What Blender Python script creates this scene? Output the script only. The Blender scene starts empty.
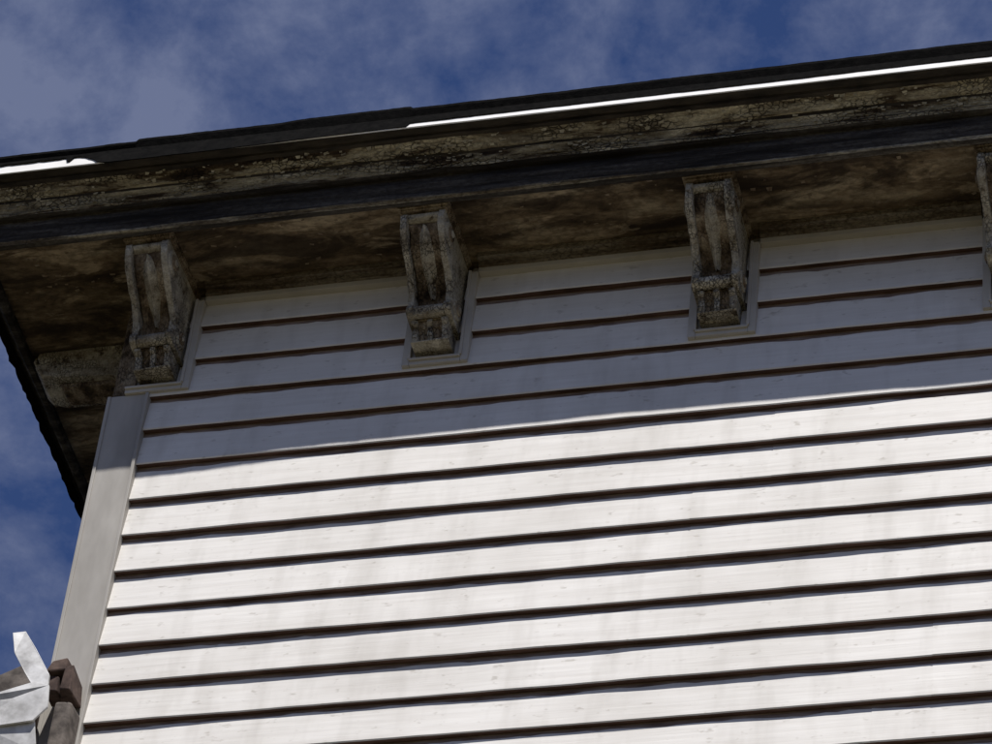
import bpy, bmesh, math, random
from mathutils import Vector, Matrix, noise
random.seed(7)
S=bpy.context.scene
S.view_settings.view_transform='Standard'; S.view_settings.look='None'; S.view_settings.exposure=0

# ------------------------------------------------------------ materials
def newmat(name, rough=0.7, spec=0.3):
    m=bpy.data.materials.new(name); m.use_nodes=True
    nt=m.node_tree; b=nt.nodes['Principled BSDF']
    b.inputs['Roughness'].default_value=rough
    b.inputs['Specular IOR Level'].default_value=spec
    return m,nt,b
def N(nt,t,**k):
    n=nt.nodes.new(t)
    for a,v in k.items(): setattr(n,a,v)
    return n
def coords(nt,scale):
    tc=N(nt,'ShaderNodeTexCoord'); mp=N(nt,'ShaderNodeMapping')
    mp.inputs['Scale'].default_value=scale
    nt.links.new(tc.outputs['Object'],mp.inputs['Vector'])
    return mp.outputs['Vector']
def noise_t(nt,vec,scale,detail=6,rough=.6,dist=0):
    n=N(nt,'ShaderNodeTexNoise'); n.inputs['Scale'].default_value=scale
    n.inputs['Detail'].default_value=detail; n.inputs['Roughness'].default_value=rough
    n.inputs['Distortion'].default_value=dist
    nt.links.new(vec,n.inputs['Vector']); return n.outputs['Fac']
def ramp(nt,fac,stops):
    r=N(nt,'ShaderNodeValToRGB'); e=r.color_ramp.elements
    while len(e)<len(stops): e.new(.5)
    for i,(p,c) in enumerate(stops):
        e[i].position=p; e[i].color=(c[0],c[1],c[2],1) if not isinstance(c,(int,float)) else (c,c,c,1)
    nt.links.new(fac,r.inputs['Fac']); return r.outputs['Color']
def mix(nt,fac,a,b,bt='MIX'):
    m=N(nt,'ShaderNodeMix',data_type='RGBA',blend_type=bt)
    if isinstance(fac,(int,float)): m.inputs[0].default_value=fac
    else: nt.links.new(fac,m.inputs[0])
    for i,v in ((6,a),(7,b)):
        if isinstance(v,tuple): m.inputs[i].default_value=(*v,1)
        else: nt.links.new(v,m.inputs[i])
    return m.outputs[2]
def math_n(nt,op,a,b):
    m=N(nt,'ShaderNodeMath',operation=op)
    for i,v in ((0,a),(1,b)):
        if isinstance(v,(int,float)): m.inputs[i].default_value=v
        else: nt.links.new(v,m.inputs[i])
    return m.outputs[0]
def bump(nt,b,h,strength=.5,dist=.005):
    bp=N(nt,'ShaderNodeBump'); bp.inputs['Strength'].default_value=strength
    bp.inputs['Distance'].default_value=dist
    nt.links.new(h,bp.inputs['Height']); nt.links.new(bp.outputs[0],b.inputs['Normal'])

def mat_siding():
    m,nt,b=newmat('white_vinyl_siding',.55,.2)
    g=noise_t(nt,coords(nt,(3,20,60)),1.5,3,.6)
    st=noise_t(nt,coords(nt,(1,1,1)),2.2,4,.65)
    dr=noise_t(nt,coords(nt,(14,14,2.0)),1.0,3,.6)
    sp=noise_t(nt,coords(nt,(30,60,60)),1.0,2,.6)
    c=ramp(nt,g,[(.3,(.78,.745,.69)),(.65,(.855,.825,.77))])
    c=mix(nt,ramp(nt,st,[(.42,0.0),(.72,.55)]),c,(.58,.545,.485))
    c=mix(nt,ramp(nt,dr,[(.50,0.0),(.8,.45)]),c,(.48,.445,.39))
    c=mix(nt,ramp(nt,sp,[(.64,0.0),(.75,.45)]),c,(.36,.32,.26))
    nt.links.new(c,b.inputs['Base Color'])
    bump(nt,b,g,.3,.002); return m
def mat_plain(name,c1,c2,scale=(20,20,20),rough=.7,bs=.3,spec=.3,met=0):
    m,nt,b=newmat(name,rough,spec); b.inputs['Metallic'].default_value=met
    g=noise_t(nt,coords(nt,scale),1,4,.65)
    nt.links.new(ramp(nt,g,[(.35,c1),(.65,c2)]),b.inputs['Base Color'])
    bump(nt,b,g,bs,.003); return m
def mat_wood(name,stops,stretch,checks=(45,60,80),chk_amt=.8,patch=None,patch_amt=0,bs=.8,rough=.88,fine_amt=.5,patch2=None):
    m,nt,b=newmat(name,rough,.12)
    big=noise_t(nt,coords(nt,(1.6,6,6)),1.6,2,.5)
    a=noise_t(nt,coords(nt,stretch),1.0,7,.68,.25)
    s=math_n(nt,'ADD',math_n(nt,'MULTIPLY',a,.75),math_n(nt,'MULTIPLY',big,.25))
    c=ramp(nt,s,stops)
    if patch:
        pn=noise_t(nt,coords(nt,(3.2,9,9)),1.3,6,.62,.6)
        c=mix(nt,ramp(nt,pn,[(.50,0.0),(.60,patch_amt)]),c,patch)
        if patch2:
            c=mix(nt,ramp(nt,pn,[(.37,.75),(.43,0.0)]),c,patch2)
    fine=noise_t(nt,coords(nt,tuple(k*2.2 for k in checks)),1.0,3,.7)
    c=mix(nt,ramp(nt,fine,[(.38,fine_amt),(.60,0.0)]),c,(.02,.015,.011))
    vo=N(nt,'ShaderNodeTexVoronoi',feature='DISTANCE_TO_EDGE'); vo.inputs['Scale'].default_value=1.0
    cv=coords(nt,checks)
    nn=N(nt,'ShaderNodeTexNoise'); nn.inputs['Scale'].default_value=.9; nn.inputs['Detail'].default_value=2
    nt.links.new(cv,nn.inputs['Vector'])
    wv=N(nt,'ShaderNodeVectorMath',operation='ADD'); nt.links.new(cv,wv.inputs[0]); nt.links.new(nn.outputs['Color'],wv.inputs[1])
    nt.links.new(wv.outputs[0],vo.inputs['Vector'])
    cr=ramp(nt,vo.outputs['Distance'],[(0,1.0),(.12,0.0)])
    gate=ramp(nt,noise_t(nt,coords(nt,(5,12,12)),1.3,3,.6),[(.42,0.0),(.55,chk_amt)])
    cr=math_n(nt,'MULTIPLY',cr,gate)
    c=mix(nt,cr,c,(.018,.013,.009))
    nt.links.new(c,b.inputs['Base Color'])
    h=math_n(nt,'ADD',math_n(nt,'SUBTRACT',ramp(nt,s,[(.42,0.0),(.56,1.0)]),cr),math_n(nt,'MULTIPLY',fine,.6))
    bump(nt,b,h,bs,.004); return m

M_SID=mat_siding()
M_UNDER=mat_plain('siding_lip_shade',(.08,.045,.034),(.17,.10,.08),(8,20,20),.9)  # dark brown painted on lip undersides to deepen the lap shadow lines
M_LAPSHADE=mat_plain('siding_lap_shade',(.16,.105,.08),(.36,.28,.225),(10,20,60),.9)  # brown band painted at course tops as shade under each lap
M_TRIM=mat_plain('vinyl_trim',(.47,.44,.39),(.59,.56,.50),(6,6,6),.5,.1)
M_POST=mat_plain('corner_post_vinyl',(.37,.345,.305),(.52,.49,.44),(7,7,2.2),.55,.1)
M_FAS=mat_wood('peeling_fascia_wood',[(.37,(.022,.015,.010)),(.435,(.10,.070,.042)),(.465,(.33,.28,.18)),(.57,(.64,.57,.40))],(4.5,24,34),(60,70,110),.9,(.07,.048,.030),.65,bs=1.0,fine_amt=.35,patch2=(.50,.43,.28))
M_BAND=mat_wood('weathered_dark_band',[(.36,(.010,.009,.008)),(.46,(.032,.029,.026)),(.56,(.085,.077,.067)),(.68,(.17,.15,.12))],(2.2,30,34),(30,60,60),.4,bs=.5)
M_EDGE=mat_wood('worn_soffit_edge',[(.36,(.05,.035,.022)),(.46,(.18,.145,.095)),(.55,(.38,.335,.24)),(.70,(.50,.46,.36))],(3,40,40),(30,60,60),.5)
M_SOF=mat_wood('rotting_soffit_wood',[(.36,(.034,.024,.016)),(.44,(.105,.075,.045)),(.52,(.21,.155,.095)),(.64,(.42,.345,.23))],(3.6,13,13),(20,34,34),.3,(.035,.025,.017),.8,.7,fine_amt=.4,patch2=(.46,.365,.24))
M_BRK=mat_wood('peeling_bracket_paint',[(.33,(.035,.026,.018)),(.40,(.18,.145,.10)),(.44,(.48,.43,.33)),(.60,(.66,.61,.49))],(26,26,18),(110,110,75),.8,(.15,.115,.075),.45,bs=.9,fine_amt=.35)
M_BRKC=mat_wood('bare_bracket_wood',[(.36,(.035,.025,.017)),(.43,(.14,.10,.06)),(.50,(.29,.22,.145)),(.64,(.46,.39,.28))],(24,24,12),(90,90,50),.7,bs=.8)
M_MLD=mat_wood('frieze_moulding_paint',[(.34,(.05,.035,.022)),(.44,(.17,.13,.085)),(.55,(.28,.24,.18)),(.68,(.36,.33,.25))],(4,40,40),(40,60,60),.5,bs=.4)
M_MET=mat_plain('white_drip_edge_metal',(.78,.76,.72),(.85,.84,.82),(10,10,10),.45,.1,.3)
M_ROOF=mat_plain('black_roofing_felt',(.003,.003,.003),(.008,.0075,.007),(40,40,40),.95,.8,.03)
M_SHAD=mat_plain('drip_edge_painted_shade',(.015,.012,.009),(.05,.04,.028),(12,40,40),.9)  # dark colour painted in for the shade under the drip edge
M_FLAKE=mat_plain('paint_flakes',(.20,.17,.11),(.50,.45,.32),(30,30,30),.85)
M_FLAKE2=mat_plain('dark_paint_flakes',(.09,.06,.04),(.28,.22,.15),(30,30,30),.85)

# ------------------------------------------------------------ helpers
house=bpy.data.objects.new('clapboard_house',None); S.collection.objects.link(house)
def mk(name,verts,faces,mats,fm=None,parent=house,smooth=False,bev=0):
    me=bpy.data.meshes.new(name); me.from_pydata([tuple(v) for v in verts],[],faces)
    for m in (mats if isinstance(mats,list) else [mats]): me.materials.append(m)
    if fm:
        for p,i in zip(me.polygons,fm): p.material_index=i
    if smooth:
        for p in me.polygons: p.use_smooth=True
    me.update()
    o=bpy.data.objects.new(name,me); S.collection.objects.link(o)
    if parent: o.parent=parent
    if bev:
        b=o.modifiers.new('bev','BEVEL'); b.width=bev; b.segments=2; b.limit_method='ANGLE'
    return o
class MB:
    def __init__(s): s.v=[];s.f=[];s.m=[]
    def box(s,x0,x1,y0,y1,z0,z1,mi=0,T=None,j=0):
        c=[(x0,y0,z0),(x1,y0,z0),(x1,y1,z0),(x0,y1,z0),(x0,y0,z1),(x1,y0,z1),(x1,y1,z1),(x0,y1,z1)]
        s.add(c,[(0,3,2,1),(4,5,6,7),(0,1,5,4),(1,2,6,5),(2,3,7,6),(3,0,4,7)],mi,T,j)
    def add(s,c,fs,mi=0,T=None,j=0):
        n=len(s.v)
        for p in c:
            p=Vector(p)
            if j: p+=Vector((random.uniform(-j,j),random.uniform(-j,j),random.uniform(-j,j)))
            s.v.append(T@p if T else p)
        for f in fs: s.f.append(tuple(i+n for i in f)); s.m.append(mi)
    def prism(s,poly,x0,x1,mi=0,T=None,j=0):   # poly of (d,z); d outward (-y)
        k=len(poly)
        c=[(x0,-d,z) for d,z in poly]+[(x1,-d,z) for d,z in poly]
        fs=[tuple(range(k)),tuple(range(2*k-1,k-1,-1))]
        for i in range(k):
            a=(i+1)%k; fs.append((i,i+k,a+k,a))
        s.add(c,fs,mi,T,j)
    def make(s,name,mats,parent=house,bev=0,smooth=False):
        return mk(name,s.v,s.f,mats,s.m,parent,smooth,bev)
def nz(*a): return noise.noise(Vector(a))

XL=-.98; XR=9.0; YB=8.0; ZS=8.48
EXP=.116; Z0=7.886
# ------------------------------------------------------------ siding
def siding(name,run0,run1,top,mapf,seed):
    V=[];F=[];FM=[]
    kmax=int((top-Z0)/EXP)+1
    kmin=int((0.35-Z0)/EXP)
    for k in range(kmin,kmax+1):
        zb=Z0+k*EXP; zt=min(zb+EXP,top)
        if zb>top-.02: continue
        r=random.Random(k//2*13+5+seed)
        js=[run0+.9+r.random()*3.0, run0+4.2+r.random()*3]
        pieces=[(run0,js[0]),(js[0],js[1]),(js[1],run1)]
        for pi,(a,b) in enumerate(pieces):
            off=.0007*(pi%2)
            n=max(4,int((b-a)/.025)) if zb>6 else max(3,int((b-a)/.5))
            base=len(V)
            for i in range(n+1):
                x=a+(b-a)*i/n+(.0 if i<n else .012*(1-pi%2))
                w=.0028*nz(x*1.3,k*3.1,0)+.0014*nz(x*5,k*7.7,4)+.0005*nz(x*19,k*1.7,4)
                sag=.0026*nz(x*.8,k*5.3,9)+.0012*nz(x*4,k*2.1,3)+.0006*nz(x*17,k*2.1,3)
                band_h=.010+.006*nz(x*7,k*3.3,7)+.004*nz(x*30,k*3.3,7)  # height of the painted shade band below the next lap
                p=.0185+off+w
                zd=(zt-band_h-.004 if zt<top else zt-.002); fr=(zd-zb-.01)/(zt-zb-.01)
                dtop=.0035+off+w*.6
                prof=[(0.002,zb+sag+.001),(p-.002,zb+sag),(p,zb+sag+.003),(p-.0008,zb+sag+.010),(p-.0008+(dtop-p+.0008)*fr,zd),(dtop-.0012,(zt-.002 if zt<top else zt-.0005)),(.0012,(zt+.012 if zt<top else zt))]
                for d,z in prof: V.append(mapf(x,d,z))
            L=7
            for i in range(n):
                for q in range(L-1):
                    A=base+i*L+q
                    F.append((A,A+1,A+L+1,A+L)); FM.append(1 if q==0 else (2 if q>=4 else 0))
    return mk(name,V,F,[M_SID,M_UNDER,M_LAPSHADE],FM)
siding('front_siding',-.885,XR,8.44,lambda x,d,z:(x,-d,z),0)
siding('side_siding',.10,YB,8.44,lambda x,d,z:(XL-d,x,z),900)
b=MB()
b.box(XL+.004,XR,.004,YB,0,ZS+.1); b.make('wall_core',M_TRIM)
b=MB(); b.box(XL-.03,XR+.03,-.03,YB,-.2,.36); b.make('foundation',mat_plain('foundation_stone',(.2,.19,.18),(.35,.33,.31),(6,6,6)))
# ------------------------------------------------------------ corner post
b=MB()
ZC=8.127
b.box(XL-.006,-.8885,-.020,.001,.36,ZC)
b.box(XL-.0065,XL+.001,.0012,.10,.36,ZC)
b.box(-.8885,-.880,-.028,.001,.36,ZC-.002)
b.box(XL-.009,XL-.0,-.0235,-.0203,.36,ZC-.001)
b.make('corner_post',M_POST,bev=.0015)
b=MB()
b.box(XL+.001,-.93,-.006,.003,ZC+.002,8.44)
b.box(XL-.004,XL+.0005,-.0062,.15,ZC+.002,8.44)
b.make('corner_frieze_block',M_BRKC)
# ------------------------------------------------------------ frieze trim between brackets
def rail(b,z0,z1,d0,d1,x0,x1,mi):
    n=int((x1-x0)/.04)+1
    base=[]
    for i in range(n+1):
        x=x0+(x1-x0)*i/n; s=.0015*nz(x*2,z0*9,1); w=.001*nz(x*4,z0*7,3)
        base.append([(x,-d0,z0+s),(x,-d1-w,z0+s),(x,-d1-w,z1+s),(x,-d0,z1+s)])
    c=[p for r in base for p in r]; fs=[]
    for i in range(n):
        for q in range(4):
            a=i*4+q; bb=i*4+(q+1)%4
            fs.append((a,bb,bb+4,a+4))
    fs+= [(3,2,1,0),(n*4,n*4+1,n*4+2,n*4+3)]
    b.add(c,fs,mi)
centers=[-.862+.7105*i for i in range(14)]
HW=.0825
b=MB()
segs=[];prev=None
for c in centers:
    if prev is not None: segs.append((prev+HW+.001,c-HW-.001))
    prev=c
for a,e in segs:
    if e>XR: continue
    rail(b,8.436,8.450,.0,.024,a,e,0)
    rail(b,8.4505,8.464,.0,.032,a,e,1)
    rail(b,8.4645,8.479,.0,.050,a,e,1)
b.make('frieze_moulding',[M_TRIM,M_MLD])
# ------------------------------------------------------------ J-channel frames
b=MB()
for c in centers:
    if c+HW>XR: continue
    t=.018; zb=8.127
    for sx,x0 in ((-1,c-HW),(1,c+HW-t)):
        if c<-.8 and sx<0: continue
        b.box(x0,x0+t,-.028,.0,zb+.0,8.4355)
        xo=x0 if sx>0 else x0+t
        b.box(xo-.0035,xo+.0035,-.034,-.0283,zb+t,8.4352)
    xs=c-HW
    b.box(xs+t+.0005 if c>-.8 else xs,c+HW-t-.0005,-.0278,0,zb+.0005,zb+t)
    b.box(xs+t if c>-.8 else xs,c+HW-t,-.034,-.0282,zb+t-.006,zb+t+.0005)
b.make('bracket_surround_trim',M_TRIM,bev=.001)
# ------------------------------------------------------------ brackets
OUT=[(.0,-.022),(.224,-.022),(.231,-.034),(.232,-.052),(.225,-.073),(.211,-.094),(.190,-.114),(.165,-.132),(.140,-.148),(.120,-.166),(.107,-.186),(.100,-.205),(.099,-.218),(.109,-.227),(.114,-.240),(.107,-.252),(.090,-.258),(.0,-.258)]
INN=[(.0,-.0225),(.207,-.0225),(.209,-.05),(.201,-.07),(.185,-.092),(.163,-.110),(.139,-.127),(.114,-.145),(.094,-.166),(.080,-.188),(.074,-.212),(.082,-.240),(.080,-.2575),(.0,-.2575)]
FOOT=[(.0,-.2585),(.088,-.2585),(.087,-.268),(.076,-.276),(.071,-.300),(.064,-.314),(.0,-.314)]
FOOTI=[(.0,-.259),(.078,-.259),(.072,-.275),(.066,-.28),(.061,-.300),(.055,-.312),(.0,-.312)]
def bracket(T,idx):
    b=MB(); w=.056; r=.0165; j=.0018
    b.box(-.065,.065,-.237,-.001,-.013,-.0005,1,T,j)
    b.box(-.060,.060,-.233,-.001,-.0215,-.0135,1,T,j)
    b.prism(OUT,-w,-w+r,0,T,j); b.prism(OUT,w-r,w,0,T,j)
    b.prism(INN,-w+r+.0005,w-r-.0005,1,T,.0025)
    k=12
    b.prism([(.092+.0165*math.cos(2*math.pi*i/k),-.240+.0165*math.sin(2*math.pi*i/k)) for i in range(k)],-w+r+.0006,w-r-.0006,0,T,.0012)
    b.prism([(.210+.0165*math.cos(2*math.pi*i/k),-.034+.0125*math.sin(2*math.pi*i/k)) for i in range(k)],-w+r+.0006,w-r-.0006,0,T,.0012)
    path=[(.2120,-.055),(.2040,-.072),(.188,-.093),(.166,-.111),(.142,-.128),(.117,-.146),(.0975,-.167),(.084,-.188)]
    hw=[.006,.013,.018,.019,.0175,.014,.010,.005]
    c=[]
    for (d,z),h in zip(path,hw):
        c+= [(-h,-d+.006,z),(0,-d-.0085,z-.006),(h,-d+.006,z)]
    fs=[]
    for i in range(len(path)-1):
        for q in range(2): A=i*3+q; fs.append((A,A+1,A+4,A+3))
    b.add(c,fs,0,T,.0012)
    for sx in (-1,1):
        for (cy,cz,rad) in ((.178,-.066,.036),(.060,-.214,.030)):
            k=20
            for lv,(ra,h) in enumerate(((1,.005),(.62,.009),(.3,.012))):
                c=[]; x0=sx*(w+.0005+lv*.0001); x1=sx*(w+h)
                for xx,rr in ((x0,rad*ra),(x1,rad*ra*.88)):
                    for i in range(k):
                        a=2*math.pi*i/k; c.append((xx,-(cy+rr*math.cos(a)),cz+rr*math.sin(a)))
                fs=[(i,(i+1)%k,k+(i+1)%k,k+i) for i in range(k)]+[tuple(range(k,2*k))]
                b.add(c,fs,lv%2,T)
    b.prism(FOOTI,-.043,.043,1,T,.002)
    for x,ww in ((-.046,.016),(.030,.016),(-.006,.012)):
        b.prism(FOOT,x,x+ww,0,T,.0018)
    b.box(-.048,.048,-.072,-.001,-.3185,-.3145,0,T,.0015)
    return b.make('eave_bracket_%d'%idx,[M_BRK,M_BRKC],bev=.0020)
k=1
for c in centers:
    if c+HW>XR: continue
    rot=Matrix.Rotation(math.radians(-1.9+random.uniform(-.9,.9)),4,'Z')
    bracket(Matrix.Translation((c-.003,0,ZS))@rot,k); k+=1
for yy in [.195+.7105*i for i in range(11)]:
    T=Matrix.Translation((XL,yy,ZS))@Matrix.Rotation(math.radians(-90),4,'Z')
    b=MB()
    prof=[(.002,-.001),(.300,-.001),(.305,-.020),(.298,-.040),(.304,-.056),(.286,-.082),(.240,-.098),(.16,-.103),(.09,-.108),(.06,-.125),(.05,-.20),(.002,-.22)]
    b.prism(prof,-.058,.058,0,T,.003)
    b.prism([(.06,-.108),(.235,-.102),(.225,-.114),(.07,-.122)],-.036,.036,1,T,.002)
    b.prism([(.306,-.010),(.314,-.012),(.314,-.030),(.306,-.032)],-.050,.050,0,T,.002)
    b.make('side_bracket_%d'%k,[M_BRK,M_BRKC],bev=.004); k+=1
# ------------------------------------------------------------ eave profiles with mitred corner
LE=.085
def eave(name,prof,mats,fm,jit=.0,jf=1.0,sidemat=None):
    V=[];F=[];FM=[]
    path=[]
    n=int((XR+.4-(-1.4))/.02)
    for i in range(n+1): path.append(('f',i/n))
    m=200
    for i in range(1,m+1): path.append(('s',i/m))
    L=len(prof)
    for kind,t in path:
        for q,(d,z) in enumerate(prof):
            cx=XL-LE-d; 
            if kind=='f':
                x=(XR+.4)+(cx-(XR+.4))*t; y=-d; s=x
            else:
                x=cx; y=-d+(YB+d)*t; s=-20+y
            if jit:
                dz=jit*nz(s*2.3*jf,q*.7,5)+jit*.5*nz(s*11*jf,q*1.7,8)+.35*jit*nz(s*37*jf,q*2.7,8)
                dd=jit*nz(s*3.3*jf,q*.9,15)+jit*.5*nz(s*14*jf,q*1.9,18)+.3*jit*nz(s*41*jf,q*2.7,8)
                z+=dz
                if kind=='f' and t<1: y-=dd
                elif kind=='s': x-=dd
            V.append((x,y,z))
    for i in range(len(path)-1):
        for q in range(L-1):
            A=i*L+q
            F.append((A,A+L,A+L+1,A+1))
            mi=fm[q] if fm else 0
            if sidemat is not None and i>=n: mi=sidemat
            FM.append(mi)
    return mk(name,V,F,mats,FM)
eave('soffit',[(-.45,ZS),(0,ZS),(.06,ZS),(.12,ZS),(.18,ZS),(.25,ZS)],[M_SOF],None,.0015)
band=[(.238,8.50),(.238,8.468),(.243,8.463),(.250,8.462),(.258,8.463),(.262,8.467),(.2625,8.473),(.262,8.49),(.263,8.515),(.262,8.540),(.266,8.545)]
eave('fascia_lower_band',band,[M_EDGE,M_BAND],[1,1,1,1,0,0,1,1,1,1],.0026,sidemat=1)
crown=[(.262,8.541),(.274,8.541),(.281,8.545),(.283,8.553),(.279,8.558),(.2815,8.562),(.285,8.572),(.290,8.583),(.293,8.587),(.298,8.589),(.306,8.598),(.316,8.606),(.323,8.609),(.334,8.612),(.335,8.624),(.33,8.64)]
eave('fascia_crown_moulding',crown,[M_FAS,M_BAND,M_SHAD],[1,1,0,1,0,0,0,2,0,0,0,0,2,2,2],.0034,sidemat=1)  # groove and upper faces painted dark, as shade below the drip edge
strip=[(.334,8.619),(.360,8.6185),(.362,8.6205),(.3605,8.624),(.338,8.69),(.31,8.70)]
eave('metal_drip_edge',strip,[M_MET,M_SHAD],[1,0,0,0,0],.0008,sidemat=1)  # underside is painted shade; left run takes the same dark colour
# roofing felt with ragged, sagging lower edge
def sx(a,b,x):
    t=max(0,min(1,(x-a)/(b-a))); return t*t*(3-2*t)
V=[];F=[]
n=1500; x0=-1.065-.36; x1=XR+.4
rows=6
for i in range(n+1):
    x=x0+(x1-x0)*i/n
    low=8.642+.006*min(1,max(0,(x+.18)/1.4))
    wob=0
    if x<-.184: low=8.6235+.0015*nz(x*6,0,2)-.014*sx(-.19,-.75,x); wob=.003*sx(-.19,-.7,x)
    if x<-.97: low=8.609+(8.664-8.609)*(1-sx(-1.05,-.965,x))+ .004*nz(x*60,1,2)
    if x<-1.0 and nz(x*34,7,7)>.30: low-=.022
    low+=.0016*nz(x*22,3,1)+.001*nz(x*80,3,1)
    top=8.704+.003*nz(x*3,1,1)+.0015*nz(x*17,1,6)+.001*nz(x*70,1,6)
    if -.53<x<-.19: top+=.007*sx(-.53,-.44,x)
    if x<-.9: top-=.008
    if x>0: top+=.004*min(1,x)
    sd=lambda z:.3605-(z-8.624)*(.0225/.066)
    b1=.0015*nz(x*9,5,5)+.0010+wob*(.6+.4*nz(x*5,9,9))
    pts=[(sd(low)+.0008,low+.001),(sd(low)+.0022+b1,low),(sd(8.675)+.004+b1,max(8.675,low+.004)),(.352+b1,top-.010),(.350+b1,top),(.30,top+.018)]
    for d,z in pts: V.append((x,-d,z))
for i in range(n):
    for q in range(rows-1):
        A=i*rows+q; F.append((A,A+rows,A+rows+1,A+1))
mk('roofing_felt_edge',V,F,M_ROOF)
V=[];F=[]
n=520
for i in range(n+1):
    y=-.362+(YB+.36)*i/n
    low=8.612+.006*nz(y*9,2,2)+.005*nz(y*40,2,8)
    out=.366+.007*nz(y*30,4,4)+.005*nz(y*80,4,4)
    top=8.702+.003*nz(y*10,1,1)
    for d,z in [(.345,low),(out,low-.001),(out,8.67),(.356,top),(.30,top+.018)]:
        V.append((XL-LE-d,y,z))
for i in range(n):
    for q in range(4):
        A=i*5+q; F.append((A,A+1,A+6,A+5))
mk('roofing_side_edge',V,F,M_ROOF)
rx0=XL-LE-.31; rx1=XR+.4; ry0=-.31; ry1=YB+.3; rise=1.3; zz=8.712
mk('hip_roof',[(rx0,ry0,zz),(rx1,ry0,zz),(rx1,ry1,zz),(rx0,ry1,zz),(rx0+4,4,zz+rise),(rx1-4,4,zz+rise)],
   [(0,1,5,4),(1,2,5),(2,3,4,5),(3,0,4)],mat_plain('asphalt_shingles',(.03,.03,.03),(.07,.065,.06),(30,30,30),.9,.6))

# ------------------------------------------------------------ paint flakes
def flakes(name,mat,count,samp,smin,smax,lift):
    b=MB()
    for _ in range(count):
        P,Nn,U=samp()
        W=Nn.cross(U)
        s=random.uniform(smin,smax); s2=s*random.uniform(.25,.7)
        a=random.uniform(-.3,.3); U2=(U*math.cos(a)+W*math.sin(a)); W2=Nn.cross(U2)
        l=random.uniform(.1,1)*lift
        c=[P-U2*s+W2*s2*random.uniform(.4,1)+Nn*.0008, P+U2*s*random.uniform(.6,1)+W2*s2+Nn*.0008, P+U2*s*random.uniform(.5,1)-W2*s2*random.uniform(.4,1)+Nn*l, P-U2*s*random.uniform(.5,1)-W2*s2+Nn*l*random.uniform(.3,1), P+Nn*.001]
        b.add(c,[(0,1,4),(1,2,4),(2,3,4),(3,0,4)],0)
    return b.make(name,mat)
def s_crown():
    x=random.uniform(-1.35,2.6); t=random.random()
    if t<.5: d=.282+.010*(t/.5); z=8.560+.026*(t/.5); Nn=Vector((0,-.92,-.38))
    else: u=(t-.5)/.5; d=.298+.026*u; z=8.589+.018*u; Nn=Vector((0,-.6,-.8))
    Nn.normalize(); return Vector((x,-d-.001,z)),Nn,Vector((1,0,0))
def s_sof():
    x=random.uniform(-1.25,2.6); y=-random.uniform(.02,.23)
    return Vector((x,y,ZS-.0015)),Vector((0,0,-1)),Vector((1,0,0))
flakes('fascia_paint_flakes',M_FLAKE,480,s_crown,.002,.008,.004)
flakes('soffit_paint_flakes',M_FLAKE2,220,s_sof,.002,.009,.005)

# ------------------------------------------------------------ windows lower on the wall
M_GL=mat_plain('window_glass',(.02,.025,.03),(.03,.035,.04),(1,1,1),.08,.0,.5)
for wi,(wx,wz) in enumerate([(1.2,4.6),(4.2,4.6),(7.0,4.6),(1.2,1.4),(4.2,1.4)]):
    b=MB()
    b.box(wx-.45,wx+.45,-.022,-.0,wz,wz+1.6,1)
    for a in ((wx-.55,wx-.45,wz-.0,wz+1.6),(wx+.45,wx+.55,wz-.0,wz+1.6),(wx-.58,wx+.58,wz+1.6,wz+1.72),(wx-.6,wx+.6,wz-.08,wz)):
        b.box(a[0],a[1],-.045,0,a[2],a[3],0)
    b.box(wx-.45,wx+.45,-.036,-.0225,wz+.78,wz+.83,0); b.box(wx-.015,wx+.015,-.034,-.0225,wz,wz+.78,0); b.box(wx-.015,wx+.015,-.034,-.0225,wz+.83,wz+1.6,0)
    b.make('sash_window_%d'%(wi+1),[M_TRIM,M_GL])

# ------------------------------------------------------------ broken gutter end at the corner
gut=bpy.data.objects.new('broken_rain_gutter',None); S.collection.objects.link(gut)
M_GW=mat_plain('gutter_white_aluminium',(.38,.37,.35),(.74,.73,.71),(16,16,16),.45,.2,.4)
M_GI=mat_plain('gutter_brown_grey',(.07,.058,.05),(.20,.17,.145),(25,25,25),.9,.6)  # dark brown-grey for the trough side and downspout
M_GB=mat_plain('rotten_wood_block',(.05,.032,.026),(.14,.095,.075),(20,40,20),.9,.9)
def sheet(name,poly,th,mat,mat2=None,direction=(0,1,0)):
    D=Vector(direction).normalized()*th; k=len(poly)
    V=[Vector(p) for p in poly]+[Vector(p)+D for p in poly]
    F=[tuple(range(k)),tuple(range(2*k-1,k-1,-1))]+[(i,i+k,(i+1)%k+k,(i+1)%k) for i in range(k)]
    FM=[0]+[1 if mat2 else 0]+[0]*k
    return mk(name,V,F,[mat,mat2 or mat],FM,gut,bev=.001)
sheet('bent_front_lip',[(-1.045,-.14,7.262),(-1.018,-.13,7.272),(-.980,-.135,7.21),(-.932,-.14,7.125),(-.930,-.14,7.085),(-.955,-.145,7.075),(-.990,-.145,7.13),(-1.03,-.14,7.20)],.008,M_GW)
sheet('gutter_trough_side',[(-1.13,-.05,7.20),(-1.035,-.05,7.245),(-.96,-.06,7.10),(-1.0,-.06,7.03),(-1.13,-.05,7.03)],.004,M_GI)
sheet('gutter_bottom_pan',[(-1.20,-.19,7.02),(-1.06,-.18,7.040),(-.955,-.16,7.090),(-.920,-.155,7.080),(-.915,-.15,7.02),(-.94,-.16,6.975),(-1.06,-.17,6.955),(-1.20,-.18,6.95)],.006,M_GW)
sheet('gutter_pan_lower',[(-1.20,-.175,6.96),(-1.06,-.165,6.965),(-.940,-.150,6.985),(-.925,-.14,6.90),(-.95,-.12,6.84),(-1.20,-.14,6.82)],.005,M_GW)
b=MB()
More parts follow.
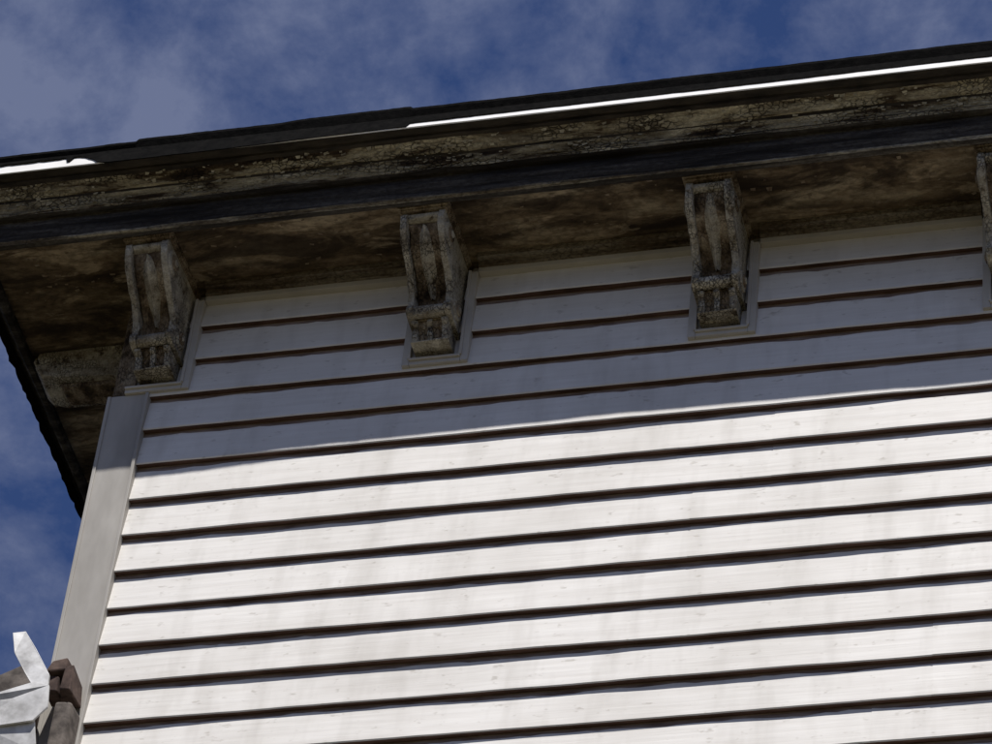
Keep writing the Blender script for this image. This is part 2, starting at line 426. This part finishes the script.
b.box(-.955,-.915,-.10,-.030,7.170,7.205,0,None,.009)
b.box(-.925,-.896,-.10,-.030,7.11,7.18,0,None,.008)
b.box(-.960,-.925,-.09,-.030,7.12,7.165,0,None,.006)
b.make('rotten_block',M_GB,gut,bev=.004)
b=MB(); b.box(-.925,-.885,-.09,-.030,4.2,7.085,0,None,.003); b.make('downspout',M_GI,gut,bev=.008)
b=MB(); b.box(-2.6,-1.13,-.05,-.046,7.03,7.20); b.box(-2.6,-1.20,-.19,-.185,6.96,7.05); b.box(-2.6,-1.20,-.18,-.046,6.955,6.96); b.make('gutter_run',M_GW,gut)
b=MB(); b.box(-2.6,-.99,-.04,.0,7.02,7.19); b.make('gutter_fascia_board',M_GB,gut)
b=MB()
b.box(-2.6,XL-.02,.02,6,0,7.0)
b.box(-2.6,-1.14,-.045,6,7.2,7.215,1)
b.make('side_wing',[M_TRIM,M_ROOF])

# ------------------------------------------------------------ ground
g,nt,bb=newmat('ground_grass',.95,.1)
c=ramp(nt,noise_t(nt,coords(nt,(1,1,1)),.35,2,.7),[(.4,(.060,.060,.030)),(.55,(.085,.070,.045)),(.7,(.13,.105,.08))])
nt.links.new(c,bb.inputs['Base Color'])
mk('ground',[(-600,-600,0),(600,-600,0),(600,600,0),(-600,600,0)],[(0,1,2,3)],g,parent=None)

# ------------------------------------------------------------ sky + sun
EL=math.radians(63.1); AZ=math.radians(160)
w=bpy.data.worlds.new('sky'); S.world=w; w.use_nodes=True; nt=w.node_tree
bg=nt.nodes['Background']; bg.inputs['Strength'].default_value=.05
sk=N(nt,'ShaderNodeTexSky',sky_type='NISHITA'); sk.sun_disc=False; sk.sun_elevation=EL; sk.sun_rotation=AZ
sk.air_density=1.0; sk.dust_density=.3; sk.ozone_density=2.0
tc=N(nt,'ShaderNodeTexCoord')
mp=N(nt,'ShaderNodeMapping'); mp.inputs['Scale'].default_value=(1,1,1.25); mp.inputs['Location'].default_value=(.3,.1,.2)
nt.links.new(tc.outputs['Generated'],mp.inputs['Vector'])
n1=noise_t(nt,mp.outputs[0],21,7,.63,.15)
n2=noise_t(nt,mp.outputs[0],8,2,.5)
s=math_n(nt,'ADD',math_n(nt,'MULTIPLY',n2,.45),n1)
m=ramp(nt,s,[(.60,0.0),(.73,.40),(.88,1.0)])
base=mix(nt,1.0,sk.outputs[0],(.70,.84,1.28),'MULTIPLY')
c=mix(nt,m,base,(2.9,3.5,5.8))
nt.links.new(c,bg.inputs['Color'])
sd=bpy.data.lights.new('sun','SUN'); sd.energy=5; sd.angle=math.radians(.53); sd.color=(1,.972,.945)
so=bpy.data.objects.new('sun',sd); S.collection.objects.link(so)
d=Vector((math.sin(AZ)*math.cos(EL),math.cos(AZ)*math.cos(EL),math.sin(EL)))
so.rotation_euler=d.to_track_quat('Z','Y').to_euler(); so.location=d*40

# ------------------------------------------------------------ camera
cd=bpy.data.cameras.new('camera'); cam=bpy.data.objects.new('camera',cd); S.collection.objects.link(cam); S.camera=cam
f=Vector((-.2151,.6851,.6959)).normalized(); r=Vector((.9718,.2204,.0834)); r=(r-f*r.dot(f)).normalized(); u=r.cross(f)
M=Matrix((( r.x,u.x,-f.x,2.022),(r.y,u.y,-f.y,-6.44),(r.z,u.z,-f.z,1.56),(0,0,0,1)))
cam.matrix_world=M
cd.sensor_width=36; cd.lens=140.5; cd.clip_start=.1; cd.clip_end=3000
